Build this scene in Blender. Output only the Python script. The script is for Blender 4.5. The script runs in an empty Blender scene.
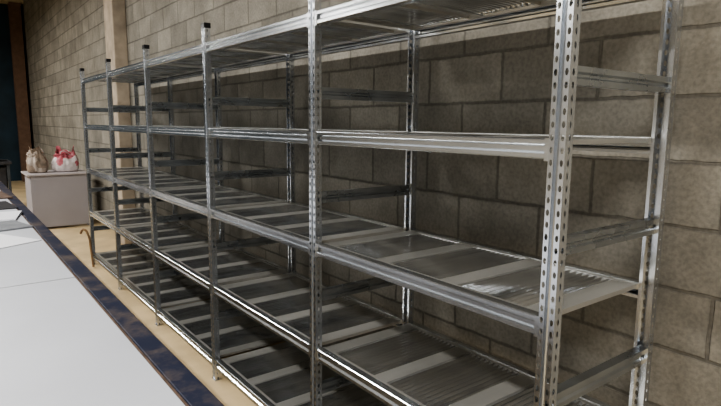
import bpy, math, random, bmesh
from mathutils import Vector, Matrix, noise
random.seed(4)
D=bpy.data
SC=bpy.context.scene
COL=SC.collection
try:
    SC.view_settings.look='AgX - High Contrast'
except Exception as ex:
    print('look',ex)

# ---------------------------------------------------------------- materials
def newmat(name):
    m=D.materials.new(name); m.use_nodes=True
    nt=m.node_tree; b=nt.nodes['Principled BSDF']
    return m,nt,b
def N(nt,t,**kw):
    n=nt.nodes.new(t)
    for k,v in kw.items(): setattr(n,k,v)
    return n
def ramp(nt,stops):
    r=N(nt,'ShaderNodeValToRGB'); e=r.color_ramp.elements
    while len(e)<len(stops): e.new(.5)
    for i,(p,c) in enumerate(stops):
        e[i].position=p; e[i].color=(*c,1)
    return r
def simple(name,col,rough=.6,metal=0,nscale=12,var=.15,bump=.0):
    m,nt,b=newmat(name)
    tc=N(nt,'ShaderNodeTexCoord'); n=N(nt,'ShaderNodeTexNoise')
    n.inputs['Scale'].default_value=nscale; n.inputs['Detail'].default_value=6
    nt.links.new(tc.outputs['Object'],n.inputs['Vector'])
    r=ramp(nt,[(.3,tuple(c*(1-var) for c in col)),(.7,tuple(min(1,c*(1+var)) for c in col))])
    nt.links.new(n.outputs['Fac'],r.inputs['Fac']); nt.links.new(r.outputs['Color'],b.inputs['Base Color'])
    b.inputs['Roughness'].default_value=rough; b.inputs['Metallic'].default_value=metal
    if bump:
        bp=N(nt,'ShaderNodeBump'); bp.inputs['Strength'].default_value=bump; bp.inputs['Distance'].default_value=.01
        nt.links.new(n.outputs['Fac'],bp.inputs['Height']); nt.links.new(bp.outputs['Normal'],b.inputs['Normal'])
    return m
def twotone(name,c1,c2,scale,p0,p1,rough):
    m,nt,b=newmat(name)
    tc=N(nt,'ShaderNodeTexCoord'); n=N(nt,'ShaderNodeTexNoise')
    n.inputs['Scale'].default_value=scale; n.inputs['Detail'].default_value=8; n.inputs['Roughness'].default_value=.7
    nt.links.new(tc.outputs['Object'],n.inputs['Vector'])
    r=ramp(nt,[(p0,c1),(p1,c2)]); nt.links.new(n.outputs['Fac'],r.inputs['Fac']); nt.links.new(r.outputs['Color'],b.inputs['Base Color'])
    b.inputs['Roughness'].default_value=rough
    return m
def zinc(name,lo,hi,r0,r1,scale=90,metal=.95,bump=.0,stretch=(1,1,1)):
    m,nt,b=newmat(name)
    tc=N(nt,'ShaderNodeTexCoord'); mp=N(nt,'ShaderNodeMapping'); mp.inputs['Scale'].default_value=stretch
    nt.links.new(tc.outputs['Object'],mp.inputs[0])
    n=N(nt,'ShaderNodeTexNoise'); n.inputs['Scale'].default_value=scale; n.inputs['Detail'].default_value=2
    nt.links.new(mp.outputs[0],n.inputs['Vector'])
    r=ramp(nt,[(.3,lo),(.7,hi)]); nt.links.new(n.outputs['Fac'],r.inputs['Fac'])
    nt.links.new(r.outputs['Color'],b.inputs['Base Color'])
    mr=N(nt,'ShaderNodeMapRange'); mr.inputs['From Min'].default_value=.3; mr.inputs['From Max'].default_value=.7; mr.inputs['To Min'].default_value=r0; mr.inputs['To Max'].default_value=r1
    nt.links.new(n.outputs['Fac'],mr.inputs['Value']); nt.links.new(mr.outputs[0],b.inputs['Roughness'])
    b.inputs['Metallic'].default_value=metal
    if bump:
        bp=N(nt,'ShaderNodeBump'); bp.inputs['Strength'].default_value=bump; bp.inputs['Distance'].default_value=.002
        nt.links.new(n.outputs['Fac'],bp.inputs['Height']); nt.links.new(bp.outputs['Normal'],b.inputs['Normal'])
    return m
M_POST=zinc('galvanised_post',(.62,.65,.69),(.76,.79,.83),.22,.30,8,stretch=(1,1,.2))
M_BEAM=zinc('galvanised_beam',(.60,.63,.66),(.76,.79,.82),.18,.25,8,stretch=(1,.15,1))
M_DECK=zinc('deck_ribbed_steel',(.58,.60,.62),(.76,.78,.80),.13,.22,9,stretch=(.25,2.5,1))
M_PALE=zinc('deck_plain_zinc',(.47,.47,.45),(.57,.565,.545),.32,.40,6,metal=.65,stretch=(.3,2,1))
M_BLACK=simple('black_plastic_cap',(.015,.015,.017),.4)
M_BRACE=zinc('galvanised_brace',(.42,.45,.48),(.56,.59,.62),.25,.32,8)

def blockwall(name,axis,c1,c2,mort):
    m,nt,b=newmat(name)
    tc=N(nt,'ShaderNodeTexCoord'); sp=N(nt,'ShaderNodeSeparateXYZ'); cb=N(nt,'ShaderNodeCombineXYZ')
    nt.links.new(tc.outputs['Object'],sp.inputs[0])
    nt.links.new(sp.outputs[axis],cb.inputs[0]); 
    ad=N(nt,'ShaderNodeMath',operation='ADD'); ad.inputs[1].default_value=.02
    nt.links.new(sp.outputs[2],ad.inputs[0]); nt.links.new(ad.outputs[0],cb.inputs[1])
    n0=N(nt,'ShaderNodeTexNoise'); n0.inputs['Scale'].default_value=14; nt.links.new(tc.outputs['Object'],n0.inputs['Vector'])
    vm=N(nt,'ShaderNodeVectorMath',operation='MULTIPLY_ADD'); vm.inputs[1].default_value=(.010,.010,0)
    nt.links.new(n0.outputs['Color'],vm.inputs[0]); nt.links.new(cb.outputs[0],vm.inputs[2])
    def brick(ms,sm,a,bb,mo):
        br=N(nt,'ShaderNodeTexBrick'); br.offset=.5; br.squash=1
        br.inputs['Scale'].default_value=1; br.inputs['Brick Width'].default_value=.41; br.inputs['Row Height'].default_value=.2
        br.inputs['Mortar Size'].default_value=ms; br.inputs['Mortar Smooth'].default_value=sm; br.inputs['Bias'].default_value=0
        br.inputs['Color1'].default_value=(*a,1); br.inputs['Color2'].default_value=(*bb,1); br.inputs['Mortar'].default_value=(*mo,1)
        nt.links.new(vm.outputs[0],br.inputs['Vector']); return br
    br=brick(.006,.3,c1,c2,mort)
    rim=brick(.012,1,(1,1,1),(1,1,1),(.74,.74,.74))
    n1=N(nt,'ShaderNodeTexNoise'); n1.inputs['Scale'].default_value=2.6; n1.inputs['Detail'].default_value=8; n1.inputs['Roughness'].default_value=.7
    n2=N(nt,'ShaderNodeTexNoise'); n2.inputs['Scale'].default_value=70; n2.inputs['Detail'].default_value=5
    for n in (n1,n2): nt.links.new(tc.outputs['Object'],n.inputs['Vector'])
    r1=ramp(nt,[(.32,(.58,.58,.58)),(.68,(1.0,1.0,1.0))]); nt.links.new(n1.outputs['Fac'],r1.inputs['Fac'])
    r2=ramp(nt,[(.35,(.82,.82,.82)),(.6,(1,1,1))]); nt.links.new(n2.outputs['Fac'],r2.inputs['Fac'])
    cur=br.outputs['Color']
    for oth in (rim.outputs['Color'],r1.outputs['Color'],r2.outputs['Color']):
        mm=N(nt,'ShaderNodeMix',data_type='RGBA',blend_type='MULTIPLY'); mm.inputs[0].default_value=1
        nt.links.new(cur,mm.inputs[6]); nt.links.new(oth,mm.inputs[7]); cur=mm.outputs[2]
    nt.links.new(cur,b.inputs['Base Color']); b.inputs['Roughness'].default_value=.93
    h=N(nt,'ShaderNodeMath',operation='MULTIPLY_ADD'); h.inputs[1].default_value=-1.0
    nt.links.new(br.outputs['Fac'],h.inputs[0])
    h2=N(nt,'ShaderNodeMath',operation='MULTIPLY'); h2.inputs[1].default_value=.25
    nt.links.new(n2.outputs['Fac'],h2.inputs[0]); nt.links.new(h2.outputs[0],h.inputs[2])
    bp=N(nt,'ShaderNodeBump'); bp.inputs['Strength'].default_value=.7; bp.inputs['Distance'].default_value=.010
    nt.links.new(h.outputs[0],bp.inputs['Height']); nt.links.new(bp.outputs['Normal'],b.inputs['Normal'])
    return m
WC=((.39,.37,.325),(.305,.29,.255),(.30,.285,.25))
M_WALL=blockwall('concrete_block',1,*WC)
M_WALLX=blockwall('concrete_block_end',0,*WC)
M_PILLAR=simple('pillar_concrete',(.42,.36,.29),.9,0,6,.2,.2)
M_FLOOR=simple('floor_tan',(.58,.46,.29),.6,0,3,.15,.05)
M_CEIL=simple('ceiling_grey',(.16,.16,.155),.9)
M_BEIGE=simple('beam_beige',(.45,.38,.27),.8)
M_TEAL=simple('teal_dark',(.014,.036,.055),.6,0,2,.4)
M_BROWN=simple('rusty_steel',(.16,.10,.07),.7)
M_BOARD=simple('white_board',(.47,.485,.525),.55,0,1.6,.06)
M_PAPER=simple('white_paper',(.70,.71,.75),.6,0,3,.04)
M_NAVY=twotone('navy_edge',(.020,.025,.052),(.12,.095,.08),7,.46,.68,.55)
M_WOODEDGE=simple('brown_edge',(.13,.09,.07),.6,0,20,.3)
M_STEEL=simple('painted_steel',(.08,.09,.1),.5,.3)
M_DESK=simple('desk_laminate',(.37,.355,.38),.5,0,2,.05)
M_DESKTOP=simple('desk_top',(.47,.44,.45),.45,0,2,.05)
M_BAG=simple('brown_plastic_bag',(.26,.21,.17),.45,0,14,.4)
M_BAGW=simple('white_plastic_bag',(.62,.57,.57),.45,0,10,.15)
M_BAGR=simple('red_bag_print',(.50,.16,.19),.4,0,12,.3)
M_CANE=simple('varnished_wood',(.25,.16,.09),.4,0,20,.25)
M_DARK=simple('dark_grey_plastic',(.05,.05,.055),.5)

# ---------------------------------------------------------------- mesh builder
class MB:
    def __init__(s): s.v=[];s.f=[];s.m=[];s.mats=[]
    def mi(s,mat):
        if mat not in s.mats: s.mats.append(mat)
        return s.mats.index(mat)
    def face(s,pts,mat):
        i=len(s.v); s.v+= [tuple(p) for p in pts]; s.f.append(tuple(range(i,i+len(pts)))); s.m.append(s.mi(mat))
    def box(s,a,b,mat):
        x0,y0,z0=a;x1,y1,z1=b
        c=[(x0,y0,z0),(x1,y0,z0),(x1,y1,z0),(x0,y1,z0),(x0,y0,z1),(x1,y0,z1),(x1,y1,z1),(x0,y1,z1)]
        i=len(s.v); s.v+=c
        for q in [(0,3,2,1),(4,5,6,7),(0,1,5,4),(1,2,6,5),(2,3,7,6),(3,0,4,7)]:
            s.f.append(tuple(i+k for k in q)); s.m.append(s.mi(mat))
    def extrude(s,prof,a,b,axis,mat,close=False,caps=False):
        def P(p,z,t): return (p,t,z) if axis=='y' else (t,p,z)
        n=len(prof); rng=range(n if close else n-1)
        for i in rng:
            p,q=prof[i],prof[(i+1)%n]
            s.face([P(*p,a),P(*q,a),P(*q,b),P(*p,b)],mat)
        if caps:
            s.face([P(*p,a) for p in prof],mat); s.face([P(*p,b) for p in prof][::-1],mat)
    def obj(s,name,parent=None,bevel=0,smooth=False):
        me=D.meshes.new(name); me.from_pydata(s.v,[],s.f)
        for m in s.mats: me.materials.append(m)
        for p,k in zip(me.polygons,s.m): p.material_index=k; p.use_smooth=smooth
        me.update(); o=D.objects.new(name,me); COL.objects.link(o)
        if parent: o.parent=parent
        if bevel:
            w=o.modifiers.new('weld','WELD'); w.merge_threshold=.0001
            bv=o.modifiers.new('bevel','BEVEL'); bv.width=bevel; bv.segments=2; bv.limit_method='ANGLE'
        return o
def empty(name,loc=(0,0,0)):
    e=D.objects.new(name,None); COL.objects.link(e); e.location=loc; e.empty_display_size=.1; return e

# ---------------------------------------------------------------- room shell
WX=1.80; YE=16.0; YN=-3.5; XL=-7.5; H=5.2
b=MB(); b.box((WX,YN,0),(WX+.2,YE,H),M_WALL); b.obj('wall_right')
b=MB(); b.box((XL-.2,YN,0),(XL,YE,H),M_WALL); b.obj('wall_left')
b=MB(); b.box((XL-.2,YN-.2,0),(WX+.2,YN,H),M_WALLX); b.obj('wall_near')
b=MB(); b.box((XL-.2,YE,0),(WX+.2,YE+.2,H),M_TEAL); b.obj('wall_far')
b=MB(); b.box((XL-.2,YN-.2,-.1),(WX+.2,YE+.2,0),M_FLOOR); b.obj('floor')
b=MB(); b.box((XL-.2,YN-.2,H),(WX+.2,YE+.2,H+.1),M_CEIL); b.obj('ceiling')
b=MB(); b.box((WX-.15,6.83,0),(WX,7.22,H),M_PILLAR); b.obj('concrete_pillar',bevel=.01)
b=MB(); b.box((XL,YE-.35,4.25),(WX,YE,4.75),M_BEIGE); b.obj('lintel_beam')
b=MB()
b.box((1.50,YE-.36,0),(1.74,YE-.34,4.25),M_BROWN); b.box((1.50,YE-.12,0),(1.74,YE-.10,4.25),M_BROWN); b.box((1.61,YE-.34,0),(1.63,YE-.12,4.25),M_BROWN)
b.obj('steel_column')

# ---------------------------------------------------------------- shelving
PW=.044; PD=.031; PH=2.0
X0=1.147; X1=1.69; Y0=.743-PW/2; L=1.073; NB=5
rack=empty('metal_shelving_rack',(X0,Y0,0))
def local(o): 
    o.parent=rack; o.matrix_parent_inverse=Matrix.Translation((-X0,-Y0,0))
def post_mesh(name,mir):
    b=MB(); sx=-1 if mir else 1
    c1=.015; g=.011
    segs=[((PD,.010),(PD,0),0),((PD,0),(0,0),1),((0,0),(0,c1),1),((0,c1),(g,c1+.002),0),((g,c1+.002),(g,PW-c1-.002),0),
          ((g,PW-c1-.002),(0,PW-c1),0),((0,PW-c1),(0,PW),1),((0,PW),(PD,PW),1),((PD,PW),(PD,PW-.010),0)]
    pitch=.03; n=int(PH/pitch)
    for (a,c,h) in segs:
        A=Vector((a[0]*sx,a[1])); C=Vector((c[0]*sx,c[1])); W=(C-A).length
        def P(u,z):
            q=A+(C-A)*(u/W); return (q.x,q.y,z)
        if not h:
            b.face([P(0,0),P(W,0),P(W,PH),P(0,PH)],M_POST); continue
        for k in range(n):
            z0=k*pitch; z1=z0+pitch if k<n-1 else PH
            cu,cz=W/2,z0+pitch/2
            ru,rz=.0046,.0082
            inn=[]
            for j in range(8):
                t=j*math.pi/4
                inn.append((cu+ru*math.cos(t),cz+rz*math.sin(t)))
            out=[(W,cz),(W,z1),(cu,z1),(0,z1),(0,cz),(0,z0),(cu,z0),(W,z0)]
            for j in range(8):
                q=(j+1)%8
                b.face([P(*inn[j]),P(*out[j]),P(*out[q]),P(*inn[q])],M_POST)
    x0,x1=sorted((-.004*sx,(PD+.004)*sx))
    b.box((x0,-.004,0),(x1,PW+.004,.006),M_POST)
    x0,x1=sorted((-.002*sx,(PD+.002)*sx))
    b.box((x0,-.002,PH-.022),(x1,PW+.002,PH+.004),M_BLACK)
    return b.obj(name)
pf=post_mesh('post_front',False); pb=post_mesh('post_back',True)
for k in range(NB+1):
    for src,x,nm in ((pf,X0,'front'),(pb,X1,'back')):
        o=src if k==0 else D.objects.new(f'post_{nm}_{k}',src.data)
        if k: COL.objects.link(o)
        o.location=(x,Y0+k*L,0); local(o)
LEV=[1.90,1.452,1.01,.57,.13]
BH=.050
beams=MB(); deck=MB(); 
for li,z in enumerate(LEV):
    for k in range(NB):
        ya=Y0+k*L+PW; yb=Y0+(k+1)*L
        for side in (0,1):
            xs=X0+.002 if side==0 else X1-.002; s=1 if side==0 else -1
            prof=[(xs+s*.030,z-.012),(xs+s*.030,z),(xs+s*.003,z),(xs,z-.003),(xs,z-.013),(xs+s*.008,z-.019),(xs+s*.008,z-.030),(xs,z-.036),(xs,z-BH+.003),(xs+s*.003,z-BH),(xs+s*.03,z-BH),(xs+s*.03,z-BH+.01)]
            beams.extrude(prof,ya-.001,yb+.001,'y',M_BEAM)
            for yy in (ya,yb-.012):
                x_a,x_b=sorted((xs-s*.001,xs+s*.001))
                beams.box((x_a,yy,z-BH-.004),(x_b,yy+.012,z+.001),M_BEAM)
        zt=z-.004; xa=X0+.032; xb=X1-.032
        tot=yb-ya; pale=.075; dark=(tot-4*pale)/3
        y=ya
        for j in range(7):
            if j%2==0:
                p=[(y,zt-.012),(y+.002,zt),(y+pale-.002,zt),(y+pale,zt-.012)]
                deck.extrude(p,xa,xb,'x',M_PALE); y+=pale
            else:
                n=11; w=dark/n; p=[(y,zt-.010)]
                for i in range(n):
                    a=y+i*w
                    p+=[(a+w*.10,zt-.009),(a+w*.35,zt-.001),(a+w*.55,zt-.001),(a+w*.80,zt-.009)]
                p.append((y+dark,zt-.010))
                deck.extrude(p,xa,xb,'x',M_DECK); y+=dark
        deck.box((X0+.030,ya,zt-.015),(X0+.048,yb,zt+.001),M_PALE)
        deck.box((X1-.048,ya,zt-.015),(X1-.030,yb,zt+.001),M_PALE)
local(beams.obj('shelf_beams')); local(deck.obj('shelf_decking'))
br=MB()
for k in range(NB+1):
    yc=Y0+k*L+PW/2
    for z in (1.60,1.19,.785,.38):
        h=.022
        prof=[(yc+.014,z+h-.006),(yc+.014,z+h),(yc-.014,z+h),(yc-.014,z+.008),(yc-.008,z+.003),(yc-.008,z-.003),(yc-.014,z-.008),(yc-.014,z-h),(yc+.014,z-h),(yc+.014,z-h+.006)]
        br.extrude(prof,X0+.012,X1-.012,'x',M_BRACE)
local(br.obj('frame_braces'))

# ---------------------------------------------------------------- cutting table
tbl=empty('cutting_table',(-.4,4,0))
def tloc(o): o.parent=tbl; o.matrix_parent_inverse=Matrix.Translation((.4,-4,0))
TX=.535; TZ=.75; TA=1.0; TB=8.0; TL=-1.5
b=MB(); b.box((TL,TA,TZ-.045),(TX-.072,TB,TZ-.006),M_WOODEDGE)
b.box((TX-.072,TA,TZ-.05),(TX,TB,TZ-.003),M_NAVY)
b.box((TL-.02,TA,TZ-.05),(TL,TB,TZ-.003),M_NAVY)
tloc(b.obj('top_frame',bevel=.003))
b=MB(); 
for a,c in ((TA+.01,2.812),(2.824,5.2),(5.208,TB-.01)):
    b.box((TL+.002,a,TZ-.006),(TX-.085,c,TZ),M_BOARD)
tloc(b.obj('top_boards',bevel=.0015))
b=MB()
for yy in (TA+.1,3.3,5.7,TB-.18):
    for xx in (TL+.1,TX-.2):
        b.box((xx,yy,0),(xx+.08,yy+.08,TZ-.05),M_STEEL)
    b.box((TL+.18,yy+.02,.15),(TX-.2,yy+.06,.2),M_STEEL)
for xx in (TL+.12,TX-.18): b.box((xx,TA+.18,TZ-.13),(xx+.04,TB-.18,TZ-.051),M_STEEL)
tloc(b.obj('legs'))
def sheet(name,cx,cy,w,l,rot,z,th,mat):
    bm=MB(); n=6
    c,s=math.cos(rot),math.sin(rot)
    def P(i,j,t):
        u=(i/n-.5)*w; v=(j/n-.5)*l
        lift=.006*max(0,(i/n-.6))*(j/n)*th*100 if t else 0
        return (cx+u*c-v*s, cy+u*s+v*c, z+t+lift)
    for i in range(n):
        for j in range(n):
            bm.face([P(i,j,th),P(i+1,j,th),P(i+1,j+1,th),P(i,j+1,th)],mat)
    for i in range(n):
        bm.face([P(i,0,0),P(i+1,0,0),P(i+1,0,th),P(i,0,th)],mat); bm.face([P(i,n,0),P(i+1,n,0),P(i+1,n,th),P(i,n,th)],mat)
        bm.face([P(0,i,0),P(0,i+1,0),P(0,i+1,th),P(0,i,th)],mat); bm.face([P(n,i,0),P(n,i+1,0),P(n,i+1,th),P(n,i,th)],mat)
    return bm.obj(name)
M_GREYSH=simple('grey_sheet',(.22,.23,.25),.5)
sheet('paper_sheet',.20,3.95,.30,.45,.5,TZ+.001,.004,M_PAPER)
sheet('grey_card_sheet',.22,4.45,.40,.34,.25,TZ+.001,.010,M_GREYSH)
sheet('paper_sheet',.25,4.95,.36,.4,-.2,TZ+.001,.012,M_PAPER)
sheet('cardboard_sheet',.32,5.6,.24,.5,.1,TZ+.001,.008,M_DARK)
sheet('brown_card_sheet',.34,6.4,.25,.6,.1,TZ+.001,.01,M_WOODEDGE)

# ---------------------------------------------------------------- desk
dk=empty('office_desk',(1.25,8.8,0))
def dloc(o): o.parent=dk; o.matrix_parent_inverse=Matrix.Translation((-1.25,-8.8,0))
b=MB(); b.box((.86,8.47,.745),(1.63,9.15,.77),M_DESKTOP); dloc(b.obj('desk_top',bevel=.003))
b=MB(); b.box((.90,8.50,.03),(1.60,8.518,.744),M_DESK); b.box((.90,8.519,0),(.92,9.12,.744),M_DESK); b.box((1.58,8.519,0),(1.60,9.12,.744),M_DESK)
dloc(b.obj('panels',bevel=.002))

def bag(name,c,size,seed,pick,mats,hm,hh=1.05):
    """soft carrier bag: slumped pleated sack, gathered open mouth, bulging contents and two loop handles"""
    bm=bmesh.new(); NS=64; NR=26; rings=[]
    prof=[(0,.0),(.85,.0),(1.0,.04),(1.05,.14),(1.08,.28),(1.06,.42),(1.0,.56),(.90,.68),(.78,.78),(.66,.86),(.60,.92),(.70,1.0)]
    for i in range(NR):
        t=i/(NR-1)*(len(prof)-1); k=min(int(t),len(prof)-2); f=t-k
        r=prof[k][0]*(1-f)+prof[k+1][0]*f; z=prof[k][1]*(1-f)+prof[k+1][1]*f
        ring=[]
        for j in range(NS):
            a=2*math.pi*j/NS; ca,sa=math.cos(a),math.sin(a)
            sq=1/max(abs(ca),abs(sa))**.4
            wr=1+.14*noise.noise(Vector((ca*1.5,sa*1.5,z*2+seed)))+(.26*z+.03)*noise.noise(Vector((ca*4.5,sa*4.5,z*1.2+seed)))+.07*noise.noise(Vector((ca*6,sa*6,z*6+seed)))
            zz=z*(1+.55*z*noise.noise(Vector((ca*1.3+seed,sa*1.3,3))))
            rr=r*sq*wr*.9
            ring.append(bm.verts.new((rr*ca*size[0]/2,rr*sa*size[1]/2,zz*size[2])))
        rings.append(ring)
    for i in range(NR-1):
        for j in range(NS):
            bm.faces.new((rings[i][j],rings[i][(j+1)%NS],rings[i+1][(j+1)%NS],rings[i+1][j]))
    bmesh.ops.remove_doubles(bm,verts=bm.verts,dist=.0004)
    me=D.meshes.new(name+'_body'); bm.to_mesh(me); bm.free()
    for m in mats: me.materials.append(m)
    for f in me.polygons:
        cc=f.center; f.use_smooth=True
        f.material_index=pick(cc,noise.noise(cc*9+Vector((seed,2,1))),size)
    e=empty(name,c); o=D.objects.new('bag_body',me); COL.objects.link(o); o.parent=e
    bm=bmesh.new(); bmesh.ops.create_icosphere(bm,subdivisions=4,radius=1)
    for v in bm.verts:
        p=v.co.copy(); n=1+.7*noise.noise(p*2.2+Vector((seed,1,1)))
        v.co=Vector((p.x*n*size[0]*.33,p.y*n*size[1]*.30,size[2]*.80+p.z*n*size[2]*.20))
    me=D.meshes.new(name+'_stuff'); bm.to_mesh(me); bm.free(); me.materials.append(mats[-1])
    o=D.objects.new('bag_contents',me); COL.objects.link(o); o.parent=e
    for sgn in (-1,1):
        cu=D.curves.new('handle','CURVE'); cu.dimensions='3D'; cu.bevel_depth=.006
        sp=cu.splines.new('BEZIER'); sp.bezier_points.add(2)
        for bp,co in zip(sp.bezier_points,[(-size[0]*.20,sgn*size[1]*.24,size[2]*.85),(sgn*.05,sgn*size[1]*.40,size[2]*hh),(size[0]*.16,sgn*size[1]*.24,size[2]*.85)]):
            bp.co=co; bp.handle_left_type=bp.handle_right_type='AUTO'
        h=D.objects.new('handle',cu); cu.materials.append(hm); COL.objects.link(h); h.parent=e
    return e
M_BAGT=simple('taupe_bag',(.40,.35,.31),.5,0,12,.3)
bag('plastic_bag',(1.02,8.76,.771),(.27,.24,.31),3.1,lambda c,n,s:1 if n>.15 else 0,[M_BAG,M_BAGT],M_BAG)
bag('shopping_bag',(1.38,8.78,.771),(.36,.27,.28),5.3,lambda c,n,s:1 if n*.5+(c.z/s[2]-.62)>0 else 0,[M_BAGW,M_BAGR],M_BAGW)

mb=empty('work_bench',(.2,10.5,0))
b=MB(); b.box((-.6,10.2,.80),(.85,10.9,.84),M_DARK)
for xx in (-.57,.78):
    for yy in (10.23,10.83): b.box((xx,yy,0),(xx+.04,yy+.04,.80),M_STEEL)
b.box((.35,10.35,.84),(.7,10.7,.98),M_STEEL); b.box((.42,10.4,.98),(.62,10.65,1.02),M_DARK)
b.box((-.5,10.3,.1),(.77,10.78,.75),M_DARK)
o=b.obj('bench_frame',bevel=.004); o.parent=mb; o.matrix_parent_inverse=Matrix.Translation((-.2,-10.5,0))

cu=D.curves.new('wooden_cane','CURVE'); cu.dimensions='3D'; cu.bevel_depth=.011; cu.bevel_resolution=3
sp=cu.splines.new('BEZIER'); pts=[(1.125,5.95,.012),(1.12,6.0,.20),(1.11,6.03,.33),(1.075,6.06,.39),(1.045,6.07,.35)]
sp.bezier_points.add(len(pts)-1)
for bp,co in zip(sp.bezier_points,pts): bp.co=co; bp.handle_left_type=bp.handle_right_type='AUTO'
cu.materials.append(M_CANE); o=D.objects.new('wooden_cane',cu); COL.objects.link(o)

# ---------------------------------------------------------------- lamps
def em(name,col,s):
    m=D.materials.new(name); m.use_nodes=True; nt=m.node_tree; nt.nodes.clear()
    e=N(nt,'ShaderNodeEmission'); o=N(nt,'ShaderNodeOutputMaterial'); e.inputs[0].default_value=(*col,1); e.inputs[1].default_value=s
    nt.links.new(e.outputs[0],o.inputs[0]); return m
M_TUBE=em('fluorescent_tube',(1,.98,.94),6)
M_LH=simple('lamp_housing',(.7,.7,.7),.5)
def lamp(x,y,z,p,ly=1.5):
    e=empty('fluorescent_lamp',(x,y,z))
    b=MB(); b.box((-.12,-ly/2,.02),(.12,ly/2,.07),M_LH); 
    for s in (-.06,.06): b.box((s-.013,-ly/2+.03,-.008),(s+.013,ly/2-.03,.018),M_TUBE)
    for yy in (-ly/2+.2,ly/2-.2): b.box((-.004,yy-.004,.07),(.004,yy+.004,H-z),M_LH)
    o=b.obj('housing'); o.parent=e
    l=D.lights.new('tube_light','AREA'); l.shape='RECTANGLE'; l.size=.22; l.size_y=ly; l.energy=p; l.color=(1,.975,.93)
    lo=D.objects.new('tube_light',l); COL.objects.link(lo); lo.location=(0,0,-.02); lo.parent=e
for y in (-1.0,2.2,5.4,8.6,12): lamp(-1.6,y,3.7,122)
for y in (0.5,5,10): lamp(-5,y,3.7,70)  # added row, out of view, for more low-angle light through the racks
lamp(.9,-1.2,3.7,35)
w=D.worlds.new('world'); SC.world=w; w.use_nodes=True
w.node_tree.nodes['Background'].inputs[0].default_value=(.5,.5,.5,1); w.node_tree.nodes['Background'].inputs[1].default_value=.1

# ---------------------------------------------------------------- camera
cam=D.cameras.new('camera'); co=D.objects.new('camera',cam); COL.objects.link(co)
cam.sensor_width=36; cam.lens=545/721*36; cam.clip_start=.02
a=math.radians(37.4); th=math.radians(8.27); roll=math.radians(.5)
fwd=Vector((math.sin(a)*math.cos(th),math.cos(a)*math.cos(th),-math.sin(th)))
q=fwd.to_track_quat('-Z','Y').to_matrix().to_4x4()
co.matrix_world=Matrix.Translation((0,0,1.483))@q@Matrix.Rotation(roll,4,'Z')
SC.camera=co
